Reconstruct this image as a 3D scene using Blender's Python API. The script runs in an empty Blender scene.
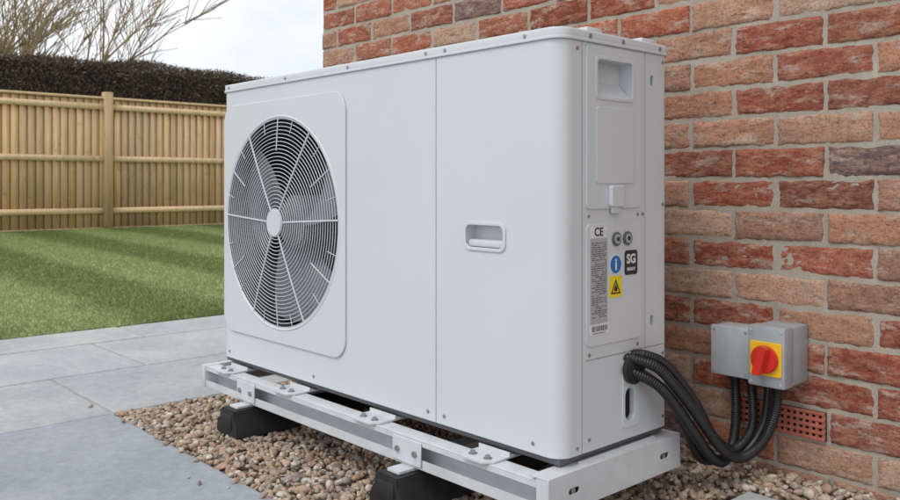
import bpy, bmesh, math, random
import numpy as np
from mathutils import Vector, Matrix, noise
random.seed(7); rng=np.random.default_rng(11)
S=bpy.context.scene
S.view_settings.view_transform='Standard'
S.view_settings.look='None'
S.view_settings.exposure=0
# ------------------------------------------------------------ helpers
def link(o,parent=None):
    S.collection.objects.link(o)
    if parent is not None:
        o.parent=parent; o.matrix_parent_inverse=parent.matrix_world.inverted()
    return o
def empty(name,loc=(0,0,0)):
    e=bpy.data.objects.new(name,None); e.location=loc; e.empty_display_size=.1
    S.collection.objects.link(e); bpy.context.view_layer.update(); return e
def sharp(me,ang=35):
    bm=bmesh.new(); bm.from_mesh(me)
    a=math.radians(ang)
    for f in bm.faces: f.smooth=True
    for e in bm.edges:
        if len(e.link_faces)==2: e.smooth = e.calc_face_angle(0)<a
    bm.to_mesh(me); bm.free()
def np_mesh(name,V,F,mat=None,parent=None,smooth=False,cols=None,ang=None):
    V=np.asarray(V,dtype=np.float32); F=np.asarray(F,dtype=np.int32)
    me=bpy.data.meshes.new(name); n=F.shape[1]
    me.vertices.add(len(V)); me.vertices.foreach_set('co',V.ravel())
    me.loops.add(F.size); me.loops.foreach_set('vertex_index',F.ravel())
    me.polygons.add(len(F)); me.polygons.foreach_set('loop_start',np.arange(0,F.size,n,dtype=np.int32))
    me.update(calc_edges=True)
    if smooth: me.polygons.foreach_set('use_smooth',np.ones(len(F),dtype=bool))
    if cols is not None:
        a=me.color_attributes.new('Col','FLOAT_COLOR','POINT')
        c=np.ones((len(V),4),dtype=np.float32); c[:,:3]=cols; a.data.foreach_set('color',c.ravel())
    if ang: sharp(me,ang)
    if mat: me.materials.append(mat)
    o=bpy.data.objects.new(name,me); return link(o,parent)
def box(name,x0,x1,y0,y1,z0,z1,mat,parent=None,bev=0,seg=2):
    bm=bmesh.new(); bmesh.ops.create_cube(bm,size=1)
    for v in bm.verts:
        v.co=Vector((x0 if v.co.x<0 else x1,y0 if v.co.y<0 else y1,z0 if v.co.z<0 else z1))
    if bev: bmesh.ops.bevel(bm,geom=bm.edges[:],offset=bev,segments=seg,affect='EDGES',profile=.5)
    me=bpy.data.meshes.new(name); bm.to_mesh(me); bm.free()
    if bev: sharp(me,40)
    me.materials.append(mat)
    return link(bpy.data.objects.new(name,me),parent)
def rrect(x0,x1,y0,y1,r,n=8):
    P=[]
    for cx,cy,a0 in ((x1-r,y1-r,0),(x0+r,y1-r,90),(x0+r,y0+r,180),(x1-r,y0+r,270)):
        for i in range(n+1):
            a=math.radians(a0+90*i/n); P.append((cx+r*math.cos(a),cy+r*math.sin(a)))
    return P
def circ(cx,cy,r,n=96): return [(cx+r*math.cos(2*math.pi*i/n),cy+r*math.sin(2*math.pi*i/n)) for i in range(n)]
FRONT=lambda y: Matrix(((1,0,0,0),(0,0,-1,y),(0,1,0,0),(0,0,0,1)))
SIDE=lambda x: Matrix(((0,0,1,x),(1,0,0,0),(0,1,0,0),(0,0,0,1)))
TOP=lambda z: Matrix.Translation((0,0,z))
def to_mesh_obj(tmp,name,M,mat,parent,ang=35):
    dg=bpy.context.evaluated_depsgraph_get()
    me=bpy.data.meshes.new_from_object(tmp.evaluated_get(dg))
    me.name=name; me.transform(M); 
    bpy.data.objects.remove(tmp)
    sharp(me,ang); me.materials.clear(); me.materials.append(mat)
    return link(bpy.data.objects.new(name,me),parent)
def plate(name,loops,th,bev,M,mat,parent=None):
    """flat plate whose back lies at local z=0 and front at z=th"""
    cu=bpy.data.curves.new(name,'CURVE'); cu.dimensions='2D'; cu.fill_mode='BOTH'
    for L in loops:
        s=cu.splines.new('POLY'); s.points.add(len(L)-1)
        for p,q in zip(s.points,L): p.co=(q[0],q[1],0,1)
        s.use_cyclic_u=True
    cu.extrude=max(th/2-bev,0.00005); cu.bevel_depth=bev; cu.bevel_resolution=2; cu.offset=-bev
    o=bpy.data.objects.new(name,cu); S.collection.objects.link(o); bpy.context.view_layer.update()
    return to_mesh_obj(o,name,M@Matrix.Translation((0,0,th/2)),mat,parent)
def text(name,body,size,cx,cy,M,mat,parent,bold=0):
    cu=bpy.data.curves.new(name,'FONT'); cu.body=body; cu.size=size; cu.align_x='CENTER'; cu.align_y='CENTER'; cu.extrude=.0002; cu.offset=bold
    o=bpy.data.objects.new(name,cu); S.collection.objects.link(o); bpy.context.view_layer.update()
    return to_mesh_obj(o,name,M@Matrix.Translation((cx,cy,0.0003)),mat,parent)
def prism(P,z0,z1):
    n=len(P); bm=bmesh.new()
    a=[bm.verts.new((p[0],p[1],z0)) for p in P]; b=[bm.verts.new((p[0],p[1],z1)) for p in P]
    bm.faces.new(a[::-1]); bm.faces.new(b)
    for i in range(n): bm.faces.new((a[i],a[(i+1)%n],b[(i+1)%n],b[i]))
    bmesh.ops.recalc_face_normals(bm,faces=bm.faces[:])
    me=bpy.data.meshes.new('t'); bm.to_mesh(me); bm.free(); return me
def catmull(P,n):
    P=[Vector(p) for p in P]; P=[2*P[0]-P[1]]+P+[2*P[-1]-P[-2]]; out=[]
    for i in range(1,len(P)-2):
        for k in range(n):
            t=k/n; a,b,c,d=P[i-1],P[i],P[i+1],P[i+2]
            out.append(.5*((2*b)+(c-a)*t+(2*a-5*b+4*c-d)*t*t+(3*b-3*c+d-a)*t**3))
    out.append(P[-2]); return out
def resample(P,step):
    L=[0]
    for a,b in zip(P,P[1:]): L.append(L[-1]+(b-a).length)
    n=max(2,int(L[-1]/step)); A=np.array(P); t=np.linspace(0,L[-1],n)
    return [Vector((np.interp(s,L,A[:,0]),np.interp(s,L,A[:,1]),np.interp(s,L,A[:,2]))) for s in t]
def tube_data(P,R,ns=8,cap=True):
    V=[];F=[];n=len(P); up=None
    for i in range(n):
        t=(P[min(i+1,n-1)]-P[max(i-1,0)]).normalized()
        if up is None:
            up=t.orthogonal().normalized()
        up=(up-t*up.dot(t)).normalized(); w=t.cross(up)
        r=R[i] if hasattr(R,'__len__') else R
        for k in range(ns):
            a=2*math.pi*k/ns; V.append(P[i]+(up*math.cos(a)+w*math.sin(a))*r)
    for i in range(n-1):
        for k in range(ns):
            F.append((i*ns+k,i*ns+(k+1)%ns,(i+1)*ns+(k+1)%ns,(i+1)*ns+k))
    return V,F
class Acc:
    def __init__(s): s.V=[];s.F=[];s.n=0
    def add(s,V,F):
        V=np.array([tuple(v) for v in V]) if not isinstance(V,np.ndarray) else V
        s.V.append(V); s.F.append(np.array(F)+s.n); s.n+=len(V)
    def obj(s,name,mat,parent=None,smooth=True,cols=None,ang=None):
        return np_mesh(name,np.concatenate(s.V),np.concatenate(s.F),mat,parent,smooth,cols,ang)
def cyl(name,M,cx,cy,r,z0,z1,mat,parent,n=32,bev=.0):
    P=circ(cx,cy,r,n)
    me=prism(P,z0,z1); me.name=name; me.transform(M)
    if bev:
        bm=bmesh.new(); bm.from_mesh(me)
        ed=[e for e in bm.edges if e.calc_face_angle(0)>1]
        bmesh.ops.bevel(bm,geom=ed,offset=bev,segments=2,affect='EDGES'); bm.to_mesh(me); bm.free()
    sharp(me,35); me.materials.append(mat)
    return link(bpy.data.objects.new(name,me),parent)
# ------------------------------------------------------------ materials
def newmat(name):
    m=bpy.data.materials.new(name); m.use_nodes=True; nt=m.node_tree
    return m,nt,nt.nodes['Principled BSDF']
def N(nt,t,**k):
    n=nt.nodes.new(t)
    for a,b in k.items(): setattr(n,a,b)
    return n
def noise_n(nt,scale,detail=4,rough=.55,vec=None):
    n=N(nt,'ShaderNodeTexNoise'); n.inputs['Scale'].default_value=scale; n.inputs['Detail'].default_value=detail; n.inputs['Roughness'].default_value=rough
    if vec is not None: nt.links.new(vec,n.inputs['Vector'])
    return n
def ramp(nt,src,stops):
    r=N(nt,'ShaderNodeValToRGB'); e=r.color_ramp.elements
    while len(e)<len(stops): e.new(.5)
    for el,(p,c) in zip(e,stops): el.position=p; el.color=(*c,1) if len(c)==3 else c
    nt.links.new(src,r.inputs['Fac']); return r
def mixc(nt,fac,a,b,mode='MIX'):
    m=N(nt,'ShaderNodeMix',data_type='RGBA',blend_type=mode)
    for sock,v in ((m.inputs[0],fac),(m.inputs[6],a),(m.inputs[7],b)):
        if isinstance(v,(int,float)): sock.default_value=v
        elif isinstance(v,tuple): sock.default_value=(*v,1) if len(v)==3 else v
        else: nt.links.new(v,sock)
    return m.outputs[2]
def bump(nt,h,strength,dist,bsdf,normal=None):
    b=N(nt,'ShaderNodeBump'); b.inputs['Strength'].default_value=strength; b.inputs['Distance'].default_value=dist
    nt.links.new(h,b.inputs['Height'])
    if normal is not None: nt.links.new(normal,b.inputs['Normal'])
    nt.links.new(b.outputs[0],bsdf.inputs['Normal']); return b
def simple(name,col,rough=.5,metal=0,var=.06,scale=30,bumpd=0,bevel=0):
    m,nt,b=newmat(name); g=N(nt,'ShaderNodeNewGeometry')
    n=noise_n(nt,scale,4,vec=g.outputs['Position'])
    lo=tuple(c*(1-var) for c in col); hi=tuple(min(1,c*(1+var)) for c in col)
    r=ramp(nt,n.outputs[0],[(.3,lo),(.7,hi)]); nt.links.new(r.outputs[0],b.inputs['Base Color'])
    b.inputs['Roughness'].default_value=rough; b.inputs['Metallic'].default_value=metal
    nrm=None
    if bevel:
        bv=N(nt,'ShaderNodeBevel'); bv.samples=3; bv.inputs['Radius'].default_value=bevel; nrm=bv.outputs[0]
        nt.links.new(nrm,b.inputs['Normal'])
    if bumpd: bump(nt,noise_n(nt,scale*8,3,vec=g.outputs['Position']).outputs[0],.6,bumpd,b,nrm)
    return m
def paint():
    m,nt,b=newmat('casing_paint'); g=N(nt,'ShaderNodeNewGeometry')
    n=noise_n(nt,2.2,5,.6,vec=g.outputs['Position'])
    r=ramp(nt,n.outputs[0],[(.3,(.615,.64,.66)),(.7,(.65,.672,.69))])
    nt.links.new(r.outputs[0],b.inputs['Base Color'])
    rr=N(nt,'ShaderNodeMapRange'); nt.links.new(n.outputs[0],rr.inputs[0]); rr.inputs[3].default_value=.28; rr.inputs[4].default_value=.44
    nt.links.new(rr.outputs[0],b.inputs['Roughness'])
    bv=N(nt,'ShaderNodeBevel'); bv.samples=3; bv.inputs['Radius'].default_value=.0018
    bump(nt,noise_n(nt,900,2,vec=g.outputs['Position']).outputs[0],.12,.0003,b,bv.outputs[0])
    return m
M_case=paint()
M_lab_white=simple('label_white',(.75,.76,.76),.4)
M_lab_grey=simple('label_grey',(.42,.43,.44),.4)
M_ink=simple('ink_dark',(.03,.03,.035),.5)
M_ink_g=simple('ink_grey',(.12,.12,.13),.5)
M_blue=simple('label_blue',(.01,.16,.50),.4)
M_yel=simple('label_yellow',(.88,.66,.02),.4)
M_red=simple('switch_red',(.66,.035,.02),.3,bevel=.001)
M_swyel=simple('switch_yellow',(.88,.52,.02),.35)
M_screw=simple('screw_metal',(.38,.38,.38),.4,.8)
M_wire=simple('grille_wire',(.60,.62,.64),.4)
M_duct=simple('duct_dark',(.045,.048,.052),.6)
M_blade=simple('fan_blade',(.19,.20,.215),.4)
M_black=simple('rubber_black',(.018,.018,.019),.55,0,.3,40,.0008)
M_cond=simple('conduit_black',(.014,.014,.016),.38,0,.2,40)
M_hole=simple('hole_black',(.006,.006,.006),.9)
M_box_l=simple('box_grey_light',(.47,.49,.51),.45,bevel=.002)
M_box_d=simple('box_grey',(.35,.37,.39),.45,bevel=.002)
M_frame=simple('galvanised_white',(.62,.64,.655),.40,0,.09,14,.0002,.001)
# ------------------------------------------------------------ HEAT PUMP
W,D=1.374,.373; ZB,ZT,ZL=.176,1.0,1.024
hp=empty('heat_pump',(-W/2,D/2,ZB))
def foot_poly(off=0):
    P=[];rs={0:.02,1:.02,2:.03,3:.036}
    x0,x1,y0,y1=-W-off,off,-off,D+off
    for k,(cx,cy,a0) in enumerate(((x1,y1,0),(x0,y1,90),(x0,y0,180),(x1,y0,270))):
        r=rs[k]; cx+= -r if cx>-.5 else r; cy+= -r if cy>.1 else r
        for i in range(13):
            a=math.radians(a0+90*i/12); P.append((cx+r*math.cos(a),cy+r*math.sin(a)))
    return P
me=prism(foot_poly(),ZB,ZT); body=bpy.data.objects.new('casing',me); S.collection.objects.link(body)
cutters=[]
def cutter(me):
    o=bpy.data.objects.new('cut',me); S.collection.objects.link(o); cutters.append(o)
    m=body.modifiers.new('b','BOOLEAN'); m.operation='DIFFERENCE'; m.solver='EXACT'; m.object=o
def cut_prism(P,z0,z1,M): me=prism(P,z0,z1); me.transform(M); cutter(me)
FX,FZ,FR=-1.035,.605,.302
cut_prism(circ(FX,FZ,FR,128),-.25,.02,FRONT(0))
cut_prism(rrect(-.265,-.150,.578,.629,.014),-.028,.02,FRONT(0))
g=.0011
cut_prism([(-.3628-g,ZB-.01),(-.3628+g,ZB-.01),(-.3628+g,ZT+.01),(-.3628-g,ZT+.01)],-.006,.02,FRONT(0))
cut_prism([(.068-g,ZB-.01),(.068+g,ZB-.01),(.068+g,ZT+.01),(.068-g,ZT+.01)],-.005,.02,SIDE(0))
cut_prism([(.284-g,.36),(.284+g,.36),(.284+g,ZT+.01),(.284-g,ZT+.01)],-.004,.02,SIDE(0))
cut_prism([(.08,.3585),(.39,.3585),(.39,.3605),(.08,.3605)],-.003,.02,SIDE(0))
cut_prism(rrect(.112,.232,.893,.970,.008),-.03,.02,SIDE(0))
cut_prism(rrect(.304,.316,.405,.428,.0055),-.01,.02,SIDE(0))
cut_prism(rrect(.304,.316,.93,.953,.0055),-.01,.02,SIDE(0))
cut_prism(rrect(.210,.242,.215,.283,.0155),-.02,.02,SIDE(0))
bpy.context.view_layer.update()
dg=bpy.context.evaluated_depsgraph_get()
me2=bpy.data.meshes.new_from_object(body.evaluated_get(dg)); body.modifiers.clear(); body.data=me2
for c in cutters: bpy.data.objects.remove(c)
sharp(me2,30); me2.materials.clear(); me2.materials.append(M_case)
body.parent=hp; body.matrix_parent_inverse=hp.matrix_world.inverted()
# lid
lid=plate('lid',[foot_poly(.003)],ZL-ZT-.0015,.004,TOP(ZT+.0015),M_case,hp)
plate('lid_lip',[foot_poly(.0045)],.006,.0012,TOP(ZT+.0005),M_case,hp)
# dark gaps lining
for nm,x in (('seam_liner',-.3628),): box(nm,x-.0012,x+.0012,.0045,.0052,ZB+.002,ZT-.002,M_ink_g,hp)
# raised fan surround
plate('fan_surround',[rrect(-1.357,-.708,.262,.957,.055,12),circ(FX,FZ,FR+.004,128)],.006,.0024,FRONT(0.0),M_case,hp)
# bell mouth ring
def torus(acc,R,r,cx,cz,y,nu=120,nv=6):
    V=[];F=[]
    for i in range(nu):
        a=2*math.pi*i/nu
        for k in range(nv):
            b=2*math.pi*k/nv; rr=R+r*math.cos(b); V.append((cx+rr*math.cos(a),y+r*math.sin(b),cz+rr*math.sin(a)))
    for i in range(nu):
        for k in range(nv): F.append((i*nv+k,i*nv+(k+1)%nv,((i+1)%nu)*nv+(k+1)%nv,((i+1)%nu)*nv+k))
    acc.add(V,F)
A=Acc(); torus(A,FR+.001,.006,FX,FZ,-.002,128,10); A.obj('bell_mouth',M_case,hp)
# duct
A=Acc(); V=[];F=[];n=96
for y,r in ((.002,FR-.001),(.05,FR-.001),(.235,FR-.001),(.236,.002)):
    for i in range(n):
        a=2*math.pi*i/n; V.append((FX+r*math.cos(a),y,FZ+r*math.sin(a)))
for j in range(3):
    for i in range(n): F.append((j*n+i,j*n+(i+1)%n,(j+1)*n+(i+1)%n,(j+1)*n+i))
A.add(V,F); A.obj('fan_duct',M_duct,hp)
# grille
A=Acc(); dome=lambda r:-.014+.010*(r/FR)**2
for i in range(24):
    r=.048+i*(FR-.006-.048)/23; torus(A,r,.00125,FX,FZ,dome(r),96,6)
def spoke(a,r0,r1,w,dy=-.0015):
    P=[Vector((FX+r*math.cos(a),dome(r)+dy,FZ+r*math.sin(a))) for r in np.linspace(r0,r1,8)]
    A.add(*tube_data(P,w,6))
for k in range(6): spoke(math.radians(3+60*k-6*(k%2)),.02,FR-.003,.0027)
for k in range(6): spoke(math.radians(30+60*k),.205,FR-.003,.0019)
for k in range(12): spoke(math.radians(15+30*k),.26,FR-.003,.0012)
A.obj('fan_grille',M_wire,hp)
cyl('grille_hub',FRONT(0),FX,FZ,.041,.012,.020,M_case,hp,48,.003)
# fan
A=Acc()
for b in range(3):
    V=[];F=[];nr,na=12,16
    for i in range(nr+1):
        r=.07+(.285-.07)*i/nr; span=math.radians(50+26*(i/nr)); a0=math.radians(120*b+20)+.5*(i/nr)
        for k in range(na+1):
            u=k/na-.5; a=a0+span*u; V.append((FX+r*math.cos(a),.075+u*.085*(1-.25*i/nr)-.02*math.cos(u*3),FZ+r*math.sin(a)))
    for i in range(nr):
        for k in range(na): o=i*(na+1)+k; F.append((o,o+1,o+na+2,o+na+1))
    A.add(V,F)
A.obj('fan_blades',M_blade,hp)
cyl('fan_hub',FRONT(0),FX,FZ,.078,-.14,-.04,M_blade,hp,40,.008)
# front handle
plate('handle_rim',[rrect(-.271,-.144,.572,.635,.019),rrect(-.263,-.152,.580,.627,.013)],.0035,.0014,FRONT(0),M_case,hp)
box('handle_scoop',-.262,-.153,.004,.027,.580,.596,M_case,hp,.004)
# side panels
plate('service_cover',[rrect(.078,.264,.664,.996,.012),rrect(.112,.232,.893,.970,.008)],.0035,.0012,SIDE(0),M_case,hp)
plate('service_cover_inset',[rrect(.108,.236,.716,.873,.008)],.0022,.001,SIDE(.0035),M_case,hp)
plate('recess_rim',[rrect(.106,.238,.887,.976,.010),rrect(.113,.231,.894,.969,.007)],.0018,.0008,SIDE(.0035),M_case,hp)
# sloping finger pull inside recess
bm=bmesh.new()
vs=[bm.verts.new(c) for c in ((-.029,.113,.925),(-.029,.231,.925),(.001,.231,.894),(.001,.113,.894),(-.029,.113,.894),(-.029,.231,.894))]
bm.faces.new((vs[0],vs[3],vs[2],vs[1])); me=bpy.data.meshes.new('pull_slope'); bm.to_mesh(me); bm.free(); me.materials.append(M_case)
link(bpy.data.objects.new('pull_slope',me),hp)
plate('latch',[rrect(.148,.192,.668,.712,.006)],.011,.002,SIDE(.0035),M_case,hp)
plate('latch_tab',[rrect(.156,.184,.654,.674,.004)],.006,.0015,SIDE(.0035),M_case,hp)
plate('lower_cover',[rrect(.078,.268,.386,.634,.014)],.003,.0012,SIDE(0),M_case,hp)
plate('pipe_cover',[rrect(.20,.262,.200,.345,.010),rrect(.209,.243,.214,.284,.0165)],.003,.0012,SIDE(0),M_case,hp)
cyl('cable_port',SIDE(0),.226,.325,.032,.0035,.02,M_black,hp,32,.003)
box('pipe_cover_hole',-.010,-.0095,.211,.241,.216,.282,M_hole,hp)
for z in (.416,.9415): box('slot_hole',-.0095,-.009,.304,.316,z-.011,z+.011,M_hole,hp)
# side labels
P3=SIDE(.0031)
plate('rating_plate',[rrect(.090,.146,.432,.604,.002)],.0005,.0001,P3,M_lab_grey,hp)
A=Acc()
def rect(acc,a0,a1,z0,z1,x):
    acc.add([(x,a0,z0),(x,a1,z0),(x,a1,z1),(x,a0,z1)],[(0,1,2,3)])
z=.594
while z>.442:
    a=.094
    while a<.142:
        l=random.uniform(.004,.014); l=min(l,.1425-a)
        if random.random()<.85: rect(A,a,a+l,z,z+.0021,.0038)
        a+=l+.0025
    z-=.0043
A.obj('rating_text',M_ink_g,hp,False)
plate('ce_label',[rrect(.090,.146,.606,.628,.002)],.0005,.0001,P3,M_lab_white,hp)
text('ce_text','CE',.024,.117,.617,SIDE(.0036),M_ink,hp,.0006)
plate('barcode_label',[rrect(.088,.152,.409,.430,.002)],.0006,.0001,P3,M_lab_white,hp)
A=Acc(); a=.094
while a<.146:
    w=random.choice((.0007,.0014,.002)); rect(A,a,a+w,.416,.427,.0039); a+=w+random.choice((.0008,.0014))
rect(A,.096,.14,.4115,.4130,.0039)
A.obj('barcode',M_ink,hp,False)
for d in (.175,.213):
    cyl('gauge_rim',P3,d,.601,.0145,0,.005,M_ink_g,hp,32,.001)
    cyl('gauge_face',P3,d,.601,.010,.005,.0058,M_lab_grey,hp,32)
    cyl('gauge_pin',P3,d,.601,.0045,.0058,.0075,M_ink,hp,16)
cyl('mandatory_sign',P3,.174,.548,.0205,0,.0006,M_lab_white,hp,40)
cyl('mandatory_blue',P3,.174,.548,.0185,.0006,.001,M_blue,hp,40)
text('mandatory_i','i',.034,.174,.5475,SIDE(.0042),M_lab_white,hp,.001)
plate('smart_grid_label',[rrect(.205,.251,.523,.575,.007)],.0006,.0001,P3,M_ink,hp)
text('smart_grid_text','SG',.027,.228,.556,SIDE(.0038),M_lab_white,hp,.0009)
text('smart_grid_text_small','READY',.0095,.228,.535,SIDE(.0038),M_lab_white,hp,.0002)
plate('warning_label',[rrect(.152,.196,.480,.524,.002)],.0006,.0001,P3,M_yel,hp)
plate('warning_triangle',[[(.157,.487),(.191,.487),(.174,.518)],[(.162,.490),(.186,.490),(.174,.512)]],.0004,.0001,SIDE(.0038),M_ink,hp)
plate('warning_flame',[[(.170,.492),(.178,.492),(.1805,.497),(.177,.503),(.175,.509),(.171,.502),(.168,.497)]],.0004,.0001,SIDE(.0038),M_ink,hp)
# screws
def screw(M,a,z,r=.0042): 
    cyl('screw',M,a,z,r,0,.0022,M_screw,hp,12,.0006)
for x in (-1.33,-1.0,-.70,-.395,-.33,-.09): screw(FRONT(-.003),x,1.013)
for x in (-1.33,-.86,-.39,-.335,-.07): screw(FRONT(0),x,ZB+.02)
for a in (.09,.20,.335): screw(SIDE(.003),a,1.013,.005)
for a,z in ((.09,.37),(.255,.373),(.09,.2),(.35,.2),(.35,.34),(.35,.985),(.35,.67),(.052,.985),(.052,.19),(.274,.65)): screw(SIDE(0),a,z,.0038)
for a,z in ((.088,.65),(.256,.65)): screw(SIDE(0),a,z,.0035)
# little hooks on the lid
for a in (.10,.29): box('lid_bracket',-.06,-.012,a,a+.05,ZL-.001,ZL+.012,M_case,hp,.003)
box('base_pan',-W+.008,-.010,.010,D-.010,ZB-.014,ZB-.001,M_ink_g,hp,.001)
# ------------------------------------------------------------ MOUNTING FRAME
fr=empty('mounting_frame',(-W/2,D/2,.08))
def channel(name,x0,x1,y,z0,z1,dep=.034,t=.003,s=-1):
    box(name+'_web',x0,x1,y,y+t,z0+t,z1-t,M_frame,fr)
    ya,yb=sorted((y+t,y+s*dep)); 
    box(name+'_top_flange',x0,x1,ya,yb,z1-t,z1,M_frame,fr,.0008,1)
    box(name+'_bottom_flange',x0,x1,ya,yb,z0,z0+t,M_frame,fr,.0008,1)
    yl=y+s*dep; ya,yb=sorted((yl,yl-s*t))
    box(name+'_lip_top',x0,x1,ya,yb,z1-.014,z1-t,M_frame,fr)
    box(name+'_lip_bottom',x0,x1,ya,yb,z0+t,z0+.022,M_frame,fr)
channel('front_rail',-1.385,-.002,-.012,.082,.148,.040)
channel('rear_rail',-1.385,-.002,.36,.082,.148,.03,.003,1)
# end rail at the service side: folded channel with slotted web
plate('side_rail_web',[rrect(-.056,.392,.083,.158,.003)]+[rrect(c-.016,c+.016,.114,.126,.0058) for c in (.02,.33)],.003,.0006,SIDE(.016),M_frame,fr)
box('side_rail_top',-.028,.0158,-.056,.392,.1548,.1578,M_frame,fr,.0008,1)
box('side_rail_bottom',-.012,.0158,-.056,.392,.0832,.0862,M_frame,fr,.0008,1)
box('side_rail_end_plate',-.012,.0158,-.0558,-.0528,.0864,.1546,M_frame,fr)
box('side_rail_packer',-.004,.0,.06,.32,.158,.1618,M_frame,fr)
for c in (.02,.33): cyl('rail_bolt',SIDE(.008),c,.120,.007,0,.009,M_screw,fr,6)
box('end_rail',-1.407,-1.385,-.056,.392,.083,.150,M_frame,fr,.002)
def bracket(x,w=.085):
    z=.149
    P=[(x-w/2,.06),(x-w/2,-.045),(x-w/2+.016,-.066),(x+w/2-.016,-.066),(x+w/2,-.045),(x+w/2,.06)]
    me=prism(P,z,z+.004); me.name='foot_bracket'; me.materials.append(M_frame); link(bpy.data.objects.new('foot_bracket',me),fr)
    box('foot_bracket_riser',x-w/2,x+w/2,-.0,.003,z+.004,ZB-.0145,M_frame,fr)
    for dx in (-.022,.022):
        cyl('bracket_washer',TOP(0),x+dx,-.04,.0095,z+.004,z+.0055,M_screw,fr,16)
        cyl('bracket_bolt',TOP(0),x+dx,-.04,.006,z+.0055,z+.011,M_screw,fr,6)
for x in (-1.27,-.93,-.56,-.18): bracket(x,.10 if x<-.5 else .09)
for x in (-1.13,-.40):
    box('cross_member',x-.022,x+.022,-.005,.355,.0835,.100,M_frame,fr,.001,1)
    box('splice_plate',x-.05,x+.05,-.0565,-.0535,.088,.143,M_frame,fr,.001,1)
    for dx in (-.03,.03): cyl('rail_bolt',FRONT(-.0565),x+dx,.115,.007,0,.005,M_screw,fr,6)
def rubber_foot(x):
    e=empty('rubber_foot',(x,.15,0))
    bm=bmesh.new(); y0,y1=-.115,.46
    prof=[(-.065,.0),(.065,.0),(.06,.028),(.043,.05),(.040,.074),(-.040,.074),(-.043,.05),(-.06,.028)]
    a=[bm.verts.new((x+p[0],y0,p[1])) for p in prof]; b=[bm.verts.new((x+p[0],y1,p[1])) for p in prof]
    bm.faces.new(a); bm.faces.new(b[::-1])
    for i in range(8): bm.faces.new((a[i],a[(i+1)%8],b[(i+1)%8],b[i]))
    bmesh.ops.recalc_face_normals(bm,faces=bm.faces[:])
    bmesh.ops.bevel(bm,geom=bm.edges[:],offset=.004,segments=2,affect='EDGES')
    me=bpy.data.meshes.new('block'); bm.to_mesh(me); bm.free(); sharp(me,40); me.materials.append(M_black)
    link(bpy.data.objects.new('block',me),e)
    box('steel_channel',x-.021,x+.021,y0+.02,y1-.02,.0745,.0818,M_frame,e,.001,1)
    box('end_cap',x-.030,x+.030,y0-.004,y0+.015,.020,.062,M_black,e,.004)
rubber_foot(-1.13); rubber_foot(-.40)
# ------------------------------------------------------------ CONDUITS
cd=empty('cable_conduit',(.1,.4,.1))
def conduit(name,P,r=.0125,rib=True):
    C=resample(catmull(P,24),.0011 if rib else .006)
    if rib: R=[r*(1-.14*(.5-.5*math.cos(2*math.pi*i/5))) for i in range(len(C))]
    else: R=r
    V,F=tube_data(C,R,16); A=Acc(); A.add(V,F); A.obj(name,M_cond,cd)
conduit('conduit_a',[(-.005,.215,.345),(.018,.222,.346),(.055,.262,.322),(.085,.335,.235),(.10,.42,.14),(.105,.50,.098),(.125,.565,.125),(.145,.585,.19),(.15,.588,.262)],.0115)
conduit('conduit_b',[(-.005,.238,.350),(.022,.25,.352),(.045,.30,.325),(.065,.37,.245),(.07,.44,.155),(.075,.52,.105),(.085,.585,.135),(.077,.612,.19),(.07,.612,.262)],.0115)
conduit('conduit_c',[(-.005,.215,.318),(.018,.224,.316),(.052,.27,.282),(.075,.34,.195),(.08,.41,.12),(.07,.49,.085),(.05,.57,.11),(.035,.61,.18),(.03,.612,.262)],.012)
conduit('conduit_d',[(-.005,.238,.312),(.02,.26,.305),(.04,.31,.26),(.05,.37,.17),(.045,.43,.10),(.05,.50,.082),(.09,.56,.10),(.11,.60,.16),(.115,.612,.24),(.12,.61,.262)],.010,False)
# ------------------------------------------------------------ WALL BOXES
WY=.65
jb=empty('junction_box',(.04,.6,.3))
box('enclosure',-.008,.088,.585,WY+.0,.262,.376,M_box_l,jb,.004)
box('cover',-.010,.090,.570,.5835,.260,.378,M_box_l,jb,.004)
for x in (.0,.08):
    for z in (.270,.368): cyl('cover_screw',FRONT(.570),x,z,.0035,0,.001,M_box_d,jb,12)
for x in (.03,.07): cyl('gland',TOP(0),x,.612,.0165,.248,.262,M_black,jb,12,.001)
sw=empty('isolator_switch',(.15,.6,.33))
box('enclosure',.108,.192,.575,WY+.0,.262,.394,M_box_d,sw,.005)
box('cover',.106,.194,.530,.5735,.260,.396,M_box_d,sw,.005)
plate('yellow_plate',[rrect(.114,.188,.286,.362,.006)],.004,.0015,FRONT(.530),M_swyel,sw)
cyl('red_dial',FRONT(.526),.151,.324,.031,0,.010,M_red,sw,40,.002)
me=prism(rrect(-.033,.033,-.009,.009,.006),0,.022); me.transform(FRONT(.516)@Matrix.Translation((.151,.324,0))@Matrix.Rotation(math.radians(75),4,'Z')); me.name='red_handle'; sharp(me,35); me.materials.append(M_red)
link(bpy.data.objects.new('red_handle',me),sw)
for x in (.115,.185):
    for z in (.270,.386): cyl('cover_screw',FRONT(.530),x,z,.0038,0,.001,M_box_l,sw,12)
cyl('gland',TOP(0),.15,.588,.0165,.248,.262,M_black,sw,12,.001)
cyl('gland',TOP(0),.12,.612,.0135,.248,.262,M_black,sw,12,.001)
cyl('coupling',Matrix(((0,0,1,0),(1,0,0,0),(0,1,0,0),(0,0,0,1))),.61,.315,.012,.091,.106,M_black,sw,20)
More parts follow.
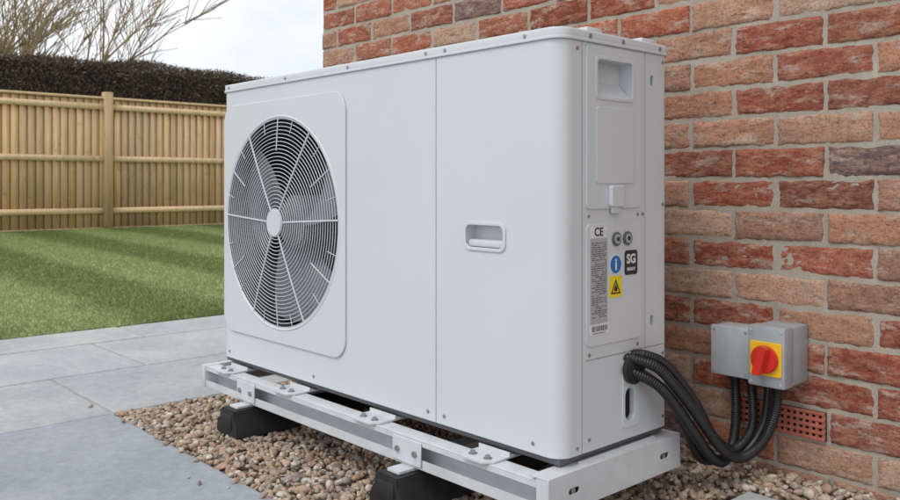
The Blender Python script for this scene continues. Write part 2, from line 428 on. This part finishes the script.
# ------------------------------------------------------------ BRICK HOUSE
house=empty('brick_house',(0,WY,0))
def brick_mat():
    m,nt,b=newmat('brick'); g=N(nt,'ShaderNodeNewGeometry'); at=N(nt,'ShaderNodeAttribute'); at.attribute_name='Col'
    mp=N(nt,'ShaderNodeMapping'); mp.inputs['Scale'].default_value=(1,1,2.8); nt.links.new(g.outputs['Position'],mp.inputs[0])
    n1=noise_n(nt,26,8,.72,mp.outputs[0]); n2=noise_n(nt,9,4,.6,g.outputs['Position']); n3=noise_n(nt,150,5,.75,g.outputs['Position'])
    n4=noise_n(nt,15,8,.7,mp.outputs[0]); n5=noise_n(nt,34,7,.7,mp.outputs[0])
    f1=ramp(nt,n1.outputs[0],[(.44,(0,0,0)),(.58,(.85,.85,.85))])
    c=mixc(nt,f1.outputs[0],at.outputs[0],mixc(nt,.5,at.outputs[0],(.62,.34,.22)))
    f2=ramp(nt,n4.outputs[0],[(.52,(0,0,0)),(.62,(.7,.7,.7))])
    c=mixc(nt,f2.outputs[0],c,(.60,.47,.38))
    f5=ramp(nt,n5.outputs[0],[(.35,(.9,.9,.9)),(.43,(0,0,0))])
    c=mixc(nt,f5.outputs[0],c,mixc(nt,.9,c,(.40,.35,.36),'MULTIPLY'))
    f3=ramp(nt,n3.outputs[0],[(.32,(.50,.48,.46)),(.52,(1.02,1.02,1.02))])
    c=mixc(nt,1.0,c,f3.outputs[0],'MULTIPLY')
    f4=ramp(nt,n2.outputs[0],[(.3,(.82,.80,.80)),(.7,(1.1,1.09,1.07))])
    c=mixc(nt,1.0,c,f4.outputs[0],'MULTIPLY')
    nt.links.new(c,b.inputs['Base Color']); b.inputs['Roughness'].default_value=.95
    b.inputs['Specular IOR Level'].default_value=.15
    h=mixc(nt,.4,n1.outputs[0],n3.outputs[0]); bump(nt,h,1.0,.008,b); return m
M_brick=brick_mat()
def mortar_mat():
    m,nt,b=newmat('mortar'); g=N(nt,'ShaderNodeNewGeometry')
    n=noise_n(nt,14,5,.6,g.outputs['Position']); n3=noise_n(nt,420,3,.7,g.outputs['Position'])
    r=ramp(nt,n.outputs[0],[(.3,(.44,.38,.31)),(.7,(.57,.51,.43))]); r3=ramp(nt,n3.outputs[0],[(.3,(.68,.66,.64)),(.6,(1,1,1))])
    nt.links.new(mixc(nt,1,r.outputs[0],r3.outputs[0],'MULTIPLY'),b.inputs['Base Color']); b.inputs['Roughness'].default_value=.95
    bump(nt,n3.outputs[0],.8,.003,b); return m
M_mort=mortar_mat()
XL=-1.79; PH=.075; PL=.225; z_off=.128-.075*2   # course phase puts the air brick on a course
us=np.array([-.5,-.49,-.475,-.45,-.41,-.36,-.31,-.26,-.21,-.16,-.11,-.06,-.01,.04,.09,.14,.19,.24,.29,.34,.39,.44,.475,.49,.5])
vs_=np.array([-.5,-.47,-.42,-.33,-.22,-.11,0,.11,.22,.33,.42,.47,.5])
reds=[(.38,.105,.065),(.43,.13,.08),(.33,.09,.06),(.45,.16,.10),(.40,.12,.08),(.28,.095,.07)]
buffs=[(.52,.29,.20),(.56,.34,.245),(.50,.25,.16),(.58,.40,.30),(.48,.26,.18),(.42,.24,.18)]
A=Acc(); cols=[]
def brick(x0,x1,z0,z1):
    L=x1-x0; H=z1-z0; cx=(x0+x1)/2; cz=(z0+z1)/2
    U=us if L>.15 else us[::2]; nu=len(U); nv=len(vs_)
    seed=random.uniform(0,1000); tilt=random.uniform(-.002,.002); out=random.uniform(-.0025,.002); rot=random.gauss(0,.004)
    q=random.random()
    c=random.choice(reds) if q<.46 else random.choice(buffs) if q<.955 else (.19,.14,.14)
    k=random.uniform(.84,1.16); c=tuple(ci*k for ci in c)
    V=[]
    for j,v in enumerate(vs_):
        for i,u in enumerate(U):
            x=u*L; z=v*H
            ed=min(L*(.5-abs(u)),H*(.5-abs(v)))
            n1=noise.noise((x*22+seed,z*45,seed)); n2=noise.noise((x*70,z*120+seed,seed*.3)); n3=noise.noise((x*160,z*200+seed,seed*.7))
            y=out+tilt*u*2-.0026*n1-.0028*n2-.0016*n3
            if ed<.008: y+=.0042*(1-ed/.008)**1.5*(1+1.2*n2)
            e=.0026*n1+.0028*n2
            if abs(v)>=.47: z+=e
            if abs(u)>=.49: x+=e
            V.append((cx+x-z*rot,WY+y,cz+z+x*rot))
    F=[(j*nu+i,j*nu+i+1,(j+1)*nu+i+1,(j+1)*nu+i) for j in range(nv-1) for i in range(nu-1)]
    ring=[i for i in range(nu)]+[j*nu+nu-1 for j in range(1,nv)]+[(nv-1)*nu+i for i in range(nu-2,-1,-1)]+[j*nu for j in range(nv-2,0,-1)]
    b=len(V)
    for r in ring: V.append((V[r][0],WY+.03,V[r][2]))
    m=len(ring)
    for i in range(m): F.append((ring[(i+1)%m],ring[i],b+i,b+(i+1)%m))
    A.add(V,F); cols.extend([c]*len(V))
AB=(.018,.233)
row=0; z=z_off
while z<2.7:
    z0=z+.0048; z1=z+.0702
    x=XL-(PL/2+.005 if row%2 else 0)
    while x<2.6:
        jt=random.uniform(-.002,.002)
        a=max(x,XL)+(0.0); b=x+PL-.010+jt
        if not(abs(z-.128)<.01 and b>AB[0]+.02 and a<AB[1]-.02):
            if abs(z-.128)<.01:
                if a<AB[0]<b+.02: b=AB[0]-.010
                elif a-.02<AB[1]<b: a=AB[1]+.010
            if b-a>.03: brick(a,b,z0,z1)
        elif a<AB[0]-.03: brick(a,AB[0]-.010,z0,z1)
        elif b>AB[1]+.03: brick(AB[1]+.010,b,z0,z1)
        x+=PL
    z+=PH; row+=1
A.obj('brick_courses',M_brick,house,True,np.array(cols))
nx,nz=440,290
X_,Z_=np.meshgrid(np.linspace(XL+.004,2.6,nx),np.linspace(-.1,2.68,nz))
Yn=np.array([noise.noise((a*30,b*30,3.1)) for a,b in zip(X_.ravel(),Z_.ravel())])
V=np.stack([X_.ravel(),WY+.0042+.0018*Yn,Z_.ravel()],1)
idx=np.arange(nx*nz).reshape(nz,nx); F=np.stack([idx[:-1,:-1].ravel(),idx[:-1,1:].ravel(),idx[1:,1:].ravel(),idx[1:,:-1].ravel()],1)
np_mesh('mortar_joints',V,F,M_mort,house,True)
box('mortar_bed',XL+.004,2.6,WY+.0085,WY+.06,-.1,2.68,M_mort,house)
def brick_tex():
    m,nt,b=newmat('brick_side'); g=N(nt,'ShaderNodeNewGeometry')
    sx=N(nt,'ShaderNodeSeparateXYZ'); nt.links.new(g.outputs['Position'],sx.inputs[0]); cb=N(nt,'ShaderNodeCombineXYZ')
    ad=N(nt,'ShaderNodeMath',operation='ADD'); nt.links.new(sx.outputs[0],ad.inputs[0]); nt.links.new(sx.outputs[1],ad.inputs[1])
    nt.links.new(ad.outputs[0],cb.inputs[0]); nt.links.new(sx.outputs[2],cb.inputs[1])
    t=N(nt,'ShaderNodeTexBrick'); nt.links.new(cb.outputs[0],t.inputs[0]); t.inputs['Scale'].default_value=1
    t.inputs['Brick Width'].default_value=.225; t.inputs['Row Height'].default_value=.075; t.inputs['Mortar Size'].default_value=.005
    t.inputs['Color1'].default_value=(.38,.12,.07,1); t.inputs['Color2'].default_value=(.5,.28,.18,1); t.inputs['Mortar'].default_value=(.5,.44,.36,1)
    nt.links.new(t.outputs[0],b.inputs['Base Color']); b.inputs['Roughness'].default_value=.9
    bump(nt,t.outputs[1],-.6,.005,b); return m
box('gable_wall',XL+.001,2.6,WY+.0605,7.5,-.1,2.68,brick_tex(),house)
# air brick
M_terra=simple('terracotta',(.40,.12,.075),.85,0,.15,40,.0008)
x0,x1=AB; z0,z1=.133,.198
box('air_brick_back',x0,x1,WY-.001,WY+.0022,z0,z1,M_hole,house)
for i,zz in enumerate(np.linspace(z0,z1-.0075,5)): box('air_brick_bar',x0,x1,WY-.009,WY-.0015,zz,zz+.0075,M_terra,house,.0015)
for xx in np.linspace(x0,x1-.007,15): box('air_brick_rib',xx,xx+.007,WY-.0075,WY-.0018,z0+.0006,z1-.0006,M_terra,house)
# ------------------------------------------------------------ GROUND, PATIO
M_ground=simple('ground_soil',(.10,.12,.05),.95,0,.3,2)
np_mesh('ground',[(-400,-400,-.06),(400,-400,-.06),(400,400,-.06),(-400,400,-.06)],[(0,1,2,3)],M_ground)
GX,GY=-1.585,-.262
def slab_mat():
    m,nt,b=newmat('sandstone'); g=N(nt,'ShaderNodeNewGeometry'); at=N(nt,'ShaderNodeAttribute'); at.attribute_name='Col'
    n1=noise_n(nt,2.6,7,.65,g.outputs['Position']); n2=noise_n(nt,30,8,.75,g.outputs['Position']); n3=noise_n(nt,300,3,.7,g.outputs['Position'])
    r1=ramp(nt,n1.outputs[0],[(.32,(.80,.82,.85)),(.68,(1.13,1.12,1.08))]); r2=ramp(nt,n2.outputs[0],[(.3,(.80,.80,.80)),(.65,(1.07,1.07,1.07))])
    r3=ramp(nt,n3.outputs[0],[(.3,(.82,.82,.82)),(.6,(1.03,1.03,1.03))])
    c=mixc(nt,1,at.outputs[0],r1.outputs[0],'MULTIPLY'); c=mixc(nt,1,c,r2.outputs[0],'MULTIPLY'); c=mixc(nt,1,c,r3.outputs[0],'MULTIPLY')
    nt.links.new(c,b.inputs['Base Color'])
    rr=N(nt,'ShaderNodeMapRange'); nt.links.new(n1.outputs[0],rr.inputs[0]); rr.inputs[3].default_value=.45; rr.inputs[4].default_value=.8
    nt.links.new(rr.outputs[0],b.inputs['Roughness'])
    n5=noise_n(nt,9,6,.55,g.outputs['Position'])
    bump(nt,mixc(nt,.35,n5.outputs[0],n2.outputs[0]),.7,.014,b); return m
M_slab=slab_mat(); M_joint=simple('joint_sand',(.36,.35,.33),.95,0,.2,60,.001)
pat=empty('patio',(-2.4,-1,0))
A=Acc(); cols=[]
def slab(x0,x1,y0,y1,dark=0,zt=0):
    g=.006; x0+=g;x1-=g;y0+=g;y1-=g
    dz=random.uniform(-.0015,.0015)+zt; bv=.004
    def edge(a,b,seed):
        n=max(2,int(math.hypot(b[0]-a[0],b[1]-a[1])/.03)); out=[]
        nx_,ny_=(b[1]-a[1]),-(b[0]-a[0]); l=math.hypot(nx_,ny_); nx_/=l; ny_/=l
        for i in range(n):
            t=i/n; q=noise.noise((t*n*.45+seed,seed,1))*.0045; out.append((a[0]+(b[0]-a[0])*t+nx_*q,a[1]+(b[1]-a[1])*t+ny_*q))
        return out
    C=[(x0,y0),(x1,y0),(x1,y1),(x0,y1)]; O=[]
    for i in range(4): O+=edge(C[i],C[(i+1)%4],random.uniform(0,99))
    cx,cy=(x0+x1)/2,(y0+y1)/2; n=len(O)
    def ins(o): return [(p[0]-math.copysign(min(o,abs(p[0]-cx)),p[0]-cx) if abs(abs(p[0]-cx)-(x1-x0)/2)<.006 else p[0], p[1]-math.copysign(o,p[1]-cy) if abs(abs(p[1]-cy)-(y1-y0)/2)<.006 else p[1]) for p in O]
    V=[];F=[]
    for o,z in ((0,-.03),(0,dz-bv),(bv*.4,dz-bv*.3),(bv*1.2,dz)):
        V+=[(p[0],p[1],z) for p in ins(o)]
    for j in range(3):
        for i in range(n): F.append((j*n+i,j*n+(i+1)%n,(j+1)*n+(i+1)%n,(j+1)*n+i))
    V.append((cx,cy,dz)); c0=len(V)-1
    for i in range(0,n): F.append((3*n+i,3*n+(i+1)%n,c0,c0))
    k=random.uniform(.90,1.08); t=random.uniform(-.012,.012)
    c=(.49*k+t,.51*k,.525*k-t) if not dark else (.34*k,.37*k,.405*k)
    Fq=[f for f in F if f[2]!=f[3]]; Ft=[f[:3] for f in F if f[2]==f[3]]
    A.V.append(np.array(V)); A.F.append(np.array(Fq)+A.n); TRI.append(np.array(Ft)+A.n); A.n+=len(V)
    cols.extend([c]*len(V))
TRI=[]
def slab_obj(name):
    V=np.concatenate(A.V); me=bpy.data.meshes.new(name)
    me.from_pydata(V.tolist(),[],[list(map(int,f)) for q in A.F for f in q]+[list(map(int,f)) for q in TRI for f in q]); me.update()
    a=me.color_attributes.new('Col','FLOAT_COLOR','POINT'); c=np.ones((len(V),4),dtype=np.float32); c[:,:3]=np.array(cols); a.data.foreach_set('color',c.ravel())
    me.materials.append(M_slab); link(bpy.data.objects.new(name,me),pat)
rows=[(-3.17,-2.80,.9,.35),(-2.80,-2.20,.75,0.1),(-2.20,GX,.88,-.26)]
for (a,b_,ln,ph) in rows:
    y=ph-6*ln
    while y<6: 
        slab(a,b_,y,y+ln, 0); y+=ln
y=GY; rr=0
for wd in (.60,.90,.60,.60,.9,.6,.9):
    x=GX+0.0; first=True
    while x<4.5:
        L=random.choice((.6,.9,.9)); 
        if rr==0 and first: L=1.35
        slab(x,x+L,y-wd,y,dark=(rr==0 and first) or random.random()<.35); x+=L; first=False
    y-=wd; rr+=1
slab_obj('slabs')
A=Acc(); cols=[]; TRI=[]
slab(.12,.72,-.11,.50,0,.034); slab_obj('stepping_slab')
np_mesh('joints',[(GX,-5,-.005),(4.5,-5,-.005),(4.5,GY,-.005),(GX,GY,-.005)],[(0,1,2,3)],M_joint,pat)
np_mesh('joints_side',[(-3.17,-6,-.005),(GX,-6,-.005),(GX,6,-.005),(-3.17,6,-.005)],[(0,1,2,3)],M_joint,pat)
# gully grate
dr=empty('drain_grate',(-1.95,.55,0))
dx0,dx1,dy0,dy1=-2.46,-2.24,.86,1.08
box('frame_back',dx0,dx1,dy0,dy1,.0025,.0045,M_hole,dr)
for xx in np.linspace(dx0,dx1-.014,2): box('frame_side',xx,xx+.014,dy0,dy1,.0046,.012,M_ink_g,dr,.001,1)
for yy in np.linspace(dy0,dy1-.010,10): box('bar',dx0+.0145,dx1-.0145,yy,yy+.010,.0047,.011,M_ink_g,dr,.001,1)
# ------------------------------------------------------------ GRAVEL
def gh(x,y):
    t=np.clip((y-.25)/.38,0,1); return -.012+.045*t*t*(3-2*t)
gr=empty('gravel',(0,0,0))
xs=np.linspace(GX,2.6,90); ys=np.linspace(GY,WY+.004,24)
XX,YY=np.meshgrid(xs,ys); ZZ=gh(XX,YY)-.004
V=np.stack([XX.ravel(),YY.ravel(),ZZ.ravel()],1)
F=[(j*90+i,j*90+i+1,(j+1)*90+i+1,(j+1)*90+i) for j in range(23) for i in range(89)]
np_mesh('gravel_bed',V,F,simple('gravel_grit',(.22,.175,.13),.95,0,.4,90,.002),gr,True)
bmv=bmesh.new(); bmesh.ops.create_icosphere(bmv,subdivisions=2,radius=1)
base=np.array([v.co[:] for v in bmv.verts]); bf=np.array([[v.index for v in f.verts] for f in bmv.faces]); bmv.free()
variants=[]
for k in range(14):
    o=rng.uniform(0,50,3)
    d=np.array([1+.30*noise.noise(Vector(p*1.0)+Vector(o))+.14*noise.noise(Vector(p*2.3)+Vector(o)) for p in base])
    v=base*d[:,None]
    for _ in range(4):
        nn=rng.normal(size=3); nn/=np.linalg.norm(nn); h=rng.uniform(.6,.85); dd=v@nn; v=v-np.maximum(dd-h,0)[:,None]*nn*.85
    variants.append(v)
NP=15500
px=np.where(rng.random(NP)<.82,rng.uniform(GX+.004,.62,NP),rng.uniform(.62,2.4,NP)); py=rng.uniform(GY+.004,WY-.004,NP)
keep=~((px>.115)&(px<.725)&(py>-.115)&(py<.505)); 
px,py=px[keep],py[keep]; n=len(px)
ns=60; px=np.concatenate([px,rng.uniform(GX-.12,.4,ns)]); py=np.concatenate([py,np.where(rng.random(ns)<.5,GY-rng.exponential(.02,ns),rng.uniform(GY,.5,ns))]); n=len(px)
sz=rng.lognormal(math.log(.0078),.30,n).clip(.0042,.0155)
pz=gh(px,py)+rng.uniform(-.001,.011,n); pz=np.where((py<GY)|(px<GX),sz*.5,pz)
pal=np.array([(.47,.37,.28),(.38,.28,.19),(.54,.47,.39),(.30,.21,.15),(.43,.31,.25),(.27,.23,.21),(.62,.56,.49),(.49,.34,.23),(.36,.32,.29),(.44,.28,.20)])
ci=rng.choice(len(pal),n,p=[.2,.16,.13,.1,.12,.06,.06,.08,.05,.04]); col=pal[ci]*rng.uniform(.8,1.15,n)[:,None]
q=rng.normal(size=(n,4)); q/=np.linalg.norm(q,axis=1)[:,None]; w_,x_,y_,z_=q.T
R=np.stack([1-2*(y_**2+z_**2),2*(x_*y_-z_*w_),2*(x_*z_+y_*w_),2*(x_*y_+z_*w_),1-2*(x_**2+z_**2),2*(y_*z_-x_*w_),2*(x_*z_-y_*w_),2*(y_*z_+x_*w_),1-2*(x_**2+y_**2)],1).reshape(n,3,3)
sc=np.stack([sz*rng.uniform(1.0,1.5,n),sz*rng.uniform(.8,1.1,n),sz*rng.uniform(.55,.8,n)],1)
vv=np.array(variants)[rng.integers(0,14,n)]*sc[:,None,:]
vv=np.einsum('nij,nkj->nki',R,vv); vv[:,:,2]*=.8; vv+=np.stack([px,py,pz],1)[:,None,:]
vv[:,:,1]=np.minimum(vv[:,:,1],WY+.002)
nv=len(base); FF=(bf[None]+(np.arange(n)*nv)[:,None,None]).reshape(-1,3)
def peb_mat():
    m,nt,b=newmat('pebbles'); g=N(nt,'ShaderNodeNewGeometry'); at=N(nt,'ShaderNodeAttribute'); at.attribute_name='Col'
    n1=noise_n(nt,190,4,.6,g.outputs['Position']); r=ramp(nt,n1.outputs[0],[(.3,(.74,.72,.70)),(.7,(1.15,1.14,1.12))])
    nt.links.new(mixc(nt,1,at.outputs[0],r.outputs[0],'MULTIPLY'),b.inputs['Base Color']); b.inputs['Roughness'].default_value=.7
    bump(nt,n1.outputs[0],.4,.001,b); return m
np_mesh('pebbles',vv.reshape(-1,3),FF,peb_mat(),gr,True,np.repeat(col,nv,axis=0))
# ------------------------------------------------------------ LAWN
LX=-3.175
lz=lambda x: .004+.105*(LX-x)/7.3
def grass_mat(name,blade):
    m,nt,b=newmat(name); g=N(nt,'ShaderNodeNewGeometry')
    sx=N(nt,'ShaderNodeSeparateXYZ'); nt.links.new(g.outputs['Position'],sx.inputs[0])
    n0=noise_n(nt,1.6,4,.6,g.outputs['Position'])
    md=N(nt,'ShaderNodeMath',operation='MULTIPLY_ADD'); nt.links.new(n0.outputs[0],md.inputs[0]); md.inputs[1].default_value=.28; nt.links.new(sx.outputs[1],md.inputs[2])
    mm=N(nt,'ShaderNodeMath',operation='MULTIPLY'); nt.links.new(md.outputs[0],mm.inputs[0]); mm.inputs[1].default_value=math.pi/.62
    sn=N(nt,'ShaderNodeMath',operation='SINE'); nt.links.new(mm.outputs[0],sn.inputs[0])
    ms=N(nt,'ShaderNodeMapRange'); nt.links.new(sn.outputs[0],ms.inputs[0]); ms.inputs[1].default_value=-1
    st=ramp(nt,ms.outputs[0],[(.28,(.20,.262,.095)),(.72,(.325,.395,.18))]) 
    n1=noise_n(nt,7,5,.65,g.outputs['Position']); r1=ramp(nt,n1.outputs[0],[(.3,(.84,.87,.82)),(.7,(1.15,1.10,1.1))])
    n2=noise_n(nt,150,2,.6,g.outputs['Position']); r2=ramp(nt,n2.outputs[0],[(.3,(.7,.72,.65)),(.7,(1.25,1.22,1.2))])
    c=mixc(nt,1,st.outputs[0],r1.outputs[0],'MULTIPLY'); c=mixc(nt,1,c,r2.outputs[0],'MULTIPLY')
    nt.links.new(c,b.inputs['Base Color']); b.inputs['Roughness'].default_value=.6 if blade else .9
    b.inputs['Specular IOR Level'].default_value=.25
    if blade:
        tl=N(nt,'ShaderNodeBsdfTranslucent'); nt.links.new(c,tl.inputs[0]); mx=N(nt,'ShaderNodeMixShader'); mx.inputs[0].default_value=.4
        nt.links.new(b.outputs[0],mx.inputs[1]); nt.links.new(tl.outputs[0],mx.inputs[2]); nt.links.new(mx.outputs[0],nt.nodes['Material Output'].inputs[0])
    return m
lw=empty('lawn',(-7,1,0))
np_mesh('turf',[(LX,-7,lz(LX)),(LX,14,lz(LX)),(-10.6,14,lz(-10.6)),(-10.6,-7,lz(-10.6))],[(0,1,2,3)],grass_mat('turf',False),lw)
np_mesh('turf_edge',[(LX,-7,lz(LX)),(LX,14,lz(LX)),(LX,14,-.05),(LX,-7,-.05)],[(0,1,2,3)],grass_mat('turf_edge',False),lw)
n=360000
bx=LX+.006-7.35*rng.random(n)**1.25; by=rng.uniform(-2.2,7.5,n); bz=np.maximum(lz(bx),.003)
a=rng.uniform(0,2*math.pi,n); w=rng.uniform(.0015,.003,n)*(1+.12*(LX-bx)); h=rng.uniform(.010,.024,n)
lx=rng.normal(0,.011,n); ly=rng.normal(0,.011,n)
V=np.empty((n,3,3)); V[:,0]=np.stack([bx-w*np.cos(a),by-w*np.sin(a),bz],1); V[:,1]=np.stack([bx+w*np.cos(a),by+w*np.sin(a),bz],1); V[:,2]=np.stack([bx+lx,by+ly,bz+h],1)
np_mesh('grass_blades',V.reshape(-1,3),np.arange(3*n).reshape(-1,3),grass_mat('grass_blade',True),lw)
# ------------------------------------------------------------ FENCE
fe=empty('wooden_fence',(-10.5,3,.1))
def wood_mat():
    m,nt,b=newmat('fence_wood'); g=N(nt,'ShaderNodeNewGeometry'); at=N(nt,'ShaderNodeAttribute'); at.attribute_name='Col'
    mp=N(nt,'ShaderNodeMapping'); mp.inputs['Scale'].default_value=(30,30,1.6); nt.links.new(g.outputs['Position'],mp.inputs[0])
    n=noise_n(nt,1.5,5,.6,mp.outputs[0]); r=ramp(nt,n.outputs[0],[(.3,(.78,.76,.72)),(.7,(1.12,1.12,1.1))])
    n2=noise_n(nt,9,3,.6,g.outputs['Position']); r2=ramp(nt,n2.outputs[0],[(.30,(.7,.62,.5)),(.40,(1,1,1))])
    c=mixc(nt,1,at.outputs[0],r.outputs[0],'MULTIPLY'); c=mixc(nt,.6,c,r2.outputs[0],'MULTIPLY')
    nt.links.new(c,b.inputs['Base Color']); b.inputs['Roughness'].default_value=.8; return m
M_wood=wood_mat()
A=Acc(); cols=[]
def wbox(x0,x1,y0,y1,z0,z1,c,skew=0):
    V=[(x0,y0,z0),(x1+skew,y0,z0),(x1,y1,z0),(x0,y1,z0),(x0,y0,z1),(x1+skew,y0,z1),(x1,y1,z1),(x0,y1,z1)]
    A.add(V,[(0,3,2,1),(4,5,6,7),(0,1,5,4),(1,2,6,5),(2,3,7,6),(3,0,4,7)]); cols.extend([c]*8)
FXX=-10.5; y=-7
while y<13:
    k=random.uniform(.84,1.12); t=random.uniform(-.02,.02); c=(.67*k+t,.47*k,.265*k-t)
    wbox(FXX-.022,FXX-.008,y+.004,y+.098,.13,1.86+random.uniform(-.004,.004),c,.018); y+=.10
wbox(FXX-.03,FXX-.0225,-7,13,.13,1.85,(.20,.13,.07))
for zr in (.36,1.06,1.76):
    yy=-6.6
    while yy<13:
        k=random.uniform(1.0,1.12); wbox(FXX+.012,FXX+.055,yy+.03,yy+2.37,zr-.04,zr+.035,(.72*k,.53*k,.32*k)); yy+=2.4
wbox(FXX-.03,FXX+.035,-7,13,1.865,1.895,(.74,.54,.33))
wbox(FXX-.014,FXX+.010,-7,13,.06,.128,(.55,.39,.23))
yy=-6.6
while yy<13:
    wbox(FXX-.035,FXX+.085,yy-.055,yy+.055,.02,1.96,(.54,.38,.21)); yy+=2.4
A.obj('boards_and_posts',M_wood,fe,False,np.array(cols))
# ------------------------------------------------------------ HEDGE
he=empty('hedge',(-13.2,4,0))
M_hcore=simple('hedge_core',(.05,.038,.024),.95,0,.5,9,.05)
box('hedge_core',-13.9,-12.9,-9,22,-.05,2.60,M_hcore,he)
n=190000
hx=rng.uniform(-14.0,-12.75,n); hy=rng.uniform(-4,16,n)
top=2.74+.03*np.sin(hy*1.7)+.025*np.sin(hy*4.3+1)+rng.normal(0,.015,n)
u=rng.random(n); hz=np.where(u<.5,top-np.abs(rng.normal(0,.07,n)),1.6+(top-1.6)*rng.random(n))
hx=np.where(u<.5,hx,-12.80+rng.normal(0,.05,n))
s=rng.uniform(.012,.034,n); d1=rng.normal(size=(n,3)); d1/=np.linalg.norm(d1,axis=1)[:,None]; d2=np.cross(d1,rng.normal(size=(n,3))); d2/=np.linalg.norm(d2,axis=1)[:,None]
c0=np.stack([hx,hy,hz],1); V=np.stack([c0-d1*s[:,None],c0+d2*s[:,None]*.6,c0+d1*s[:,None]],1)
hp_=np.array([(.14,.105,.06),(.095,.09,.048),(.20,.14,.085),(.08,.065,.045)])[rng.integers(0,4,n)]*rng.uniform(.7,1.3,n)[:,None]
def att_mat(name,rough=.8):
    m,nt,b=newmat(name); at=N(nt,'ShaderNodeAttribute'); at.attribute_name='Col'; g=N(nt,'ShaderNodeNewGeometry')
    n1=noise_n(nt,3,3,.6,g.outputs['Position']); r=ramp(nt,n1.outputs[0],[(.3,(.7,.7,.7)),(.7,(1.25,1.25,1.25))])
    nt.links.new(mixc(nt,1,at.outputs[0],r.outputs[0],'MULTIPLY'),b.inputs['Base Color']); b.inputs['Roughness'].default_value=rough; return m
np_mesh('hedge_leaves',V.reshape(-1,3),np.arange(3*n).reshape(-1,3),att_mat('hedge_leaf'),he,False,np.repeat(hp_,3,axis=0))
# ------------------------------------------------------------ BARE TREE
TX,TY=-16.1,3.0
tr=empty('bare_tree',(TX,TY,0))
A=Acc(); rt=random.Random(12)
def branch(p,d,L,r,lvl):
    n=6; P=[p.copy()]; R=[r]; dd=d.copy()
    for i in range(n):
        dd=(dd+Vector((rt.gauss(0,.09),rt.gauss(0,.09),rt.gauss(.02,.06)))).normalized(); P.append(P[-1]+dd*L/n); R.append(max(.0055,r*(1-.65*(i+1)/n)))
    A.add(*tube_data(P,R,6 if lvl<2 else 3))
    if lvl<3:
        k=[6,6,6][lvl]
        for i in range(k):
            t=rt.uniform(.22,1.0); j=min(n-1,int(t*n)); q=P[j].lerp(P[j+1],t*n-j)
            ax=Vector((rt.gauss(0,1),rt.gauss(0,1),rt.gauss(0,.4))).normalized()
            nd=(dd*1.0+ax*.6+Vector((0,0,.15))).normalized()
            branch(q,nd,L*rt.uniform(.45,.68),max(R[j]*.6,.0095),lvl+1)
for k in range(6):
    a=6.28*k/6+rt.uniform(-.3,.3); d=Vector((math.cos(a)*.5,math.sin(a)*.5,1)).normalized()
    branch(Vector((TX+.12*math.cos(a),TY+.12*math.sin(a),-.05)),d,rt.uniform(3.0,3.8),.085,0)
A.obj('trunk_and_limbs',simple('bark',(.36,.27,.15),.9,0,.3,6),tr,True)
# ------------------------------------------------------------ LIGHT + SKY
sd=Vector((.02,-.72,.95)).normalized()
sun=bpy.data.lights.new('sun','SUN'); sun.energy=1.15; sun.angle=math.radians(22); sun.color=(1,.975,.945)
so=bpy.data.objects.new('sun',sun); so.rotation_euler=sd.to_track_quat('Z','Y').to_euler(); so.location=(0,-3,6); S.collection.objects.link(so)
w=bpy.data.worlds.new('World'); S.world=w; w.use_nodes=True; nt=w.node_tree; bg=nt.nodes['Background']
sky=N(nt,'ShaderNodeTexSky',sky_type='NISHITA'); sky.sun_disc=False; sky.sun_elevation=math.asin(sd.z); sky.sun_rotation=math.atan2(sd.x,sd.y); sky.air_density=1; sky.dust_density=1.5
tc=N(nt,'ShaderNodeTexCoord'); mp=N(nt,'ShaderNodeMapping'); mp.inputs['Scale'].default_value=(1,1,2.4); nt.links.new(tc.outputs['Generated'],mp.inputs[0])
n1=noise_n(nt,2.6,6,.55,mp.outputs[0]); r=ramp(nt,n1.outputs[0],[(.36,(.66,.66,.66)),(.54,(.98,.98,.98))])
c=mixc(nt,r.outputs[0],sky.outputs[0],(7.6,7.85,8.15))
nt.links.new(c,bg.inputs['Color']); bg.inputs['Strength'].default_value=.138
# ------------------------------------------------------------ CAMERA
cam=bpy.data.cameras.new('camera'); co=bpy.data.objects.new('camera',cam); S.collection.objects.link(co)
co.location=(1.0546,-1.2556,.715); co.rotation_euler=(math.radians(90),0,math.atan2(.7373,.6754))
cam.lens=33.52; cam.sensor_width=36; cam.shift_y=-66/900; cam.clip_end=1500; cam.clip_start=.05
cam.dof.use_dof=True; cam.dof.focus_distance=2.0; cam.dof.aperture_fstop=9
S.camera=co
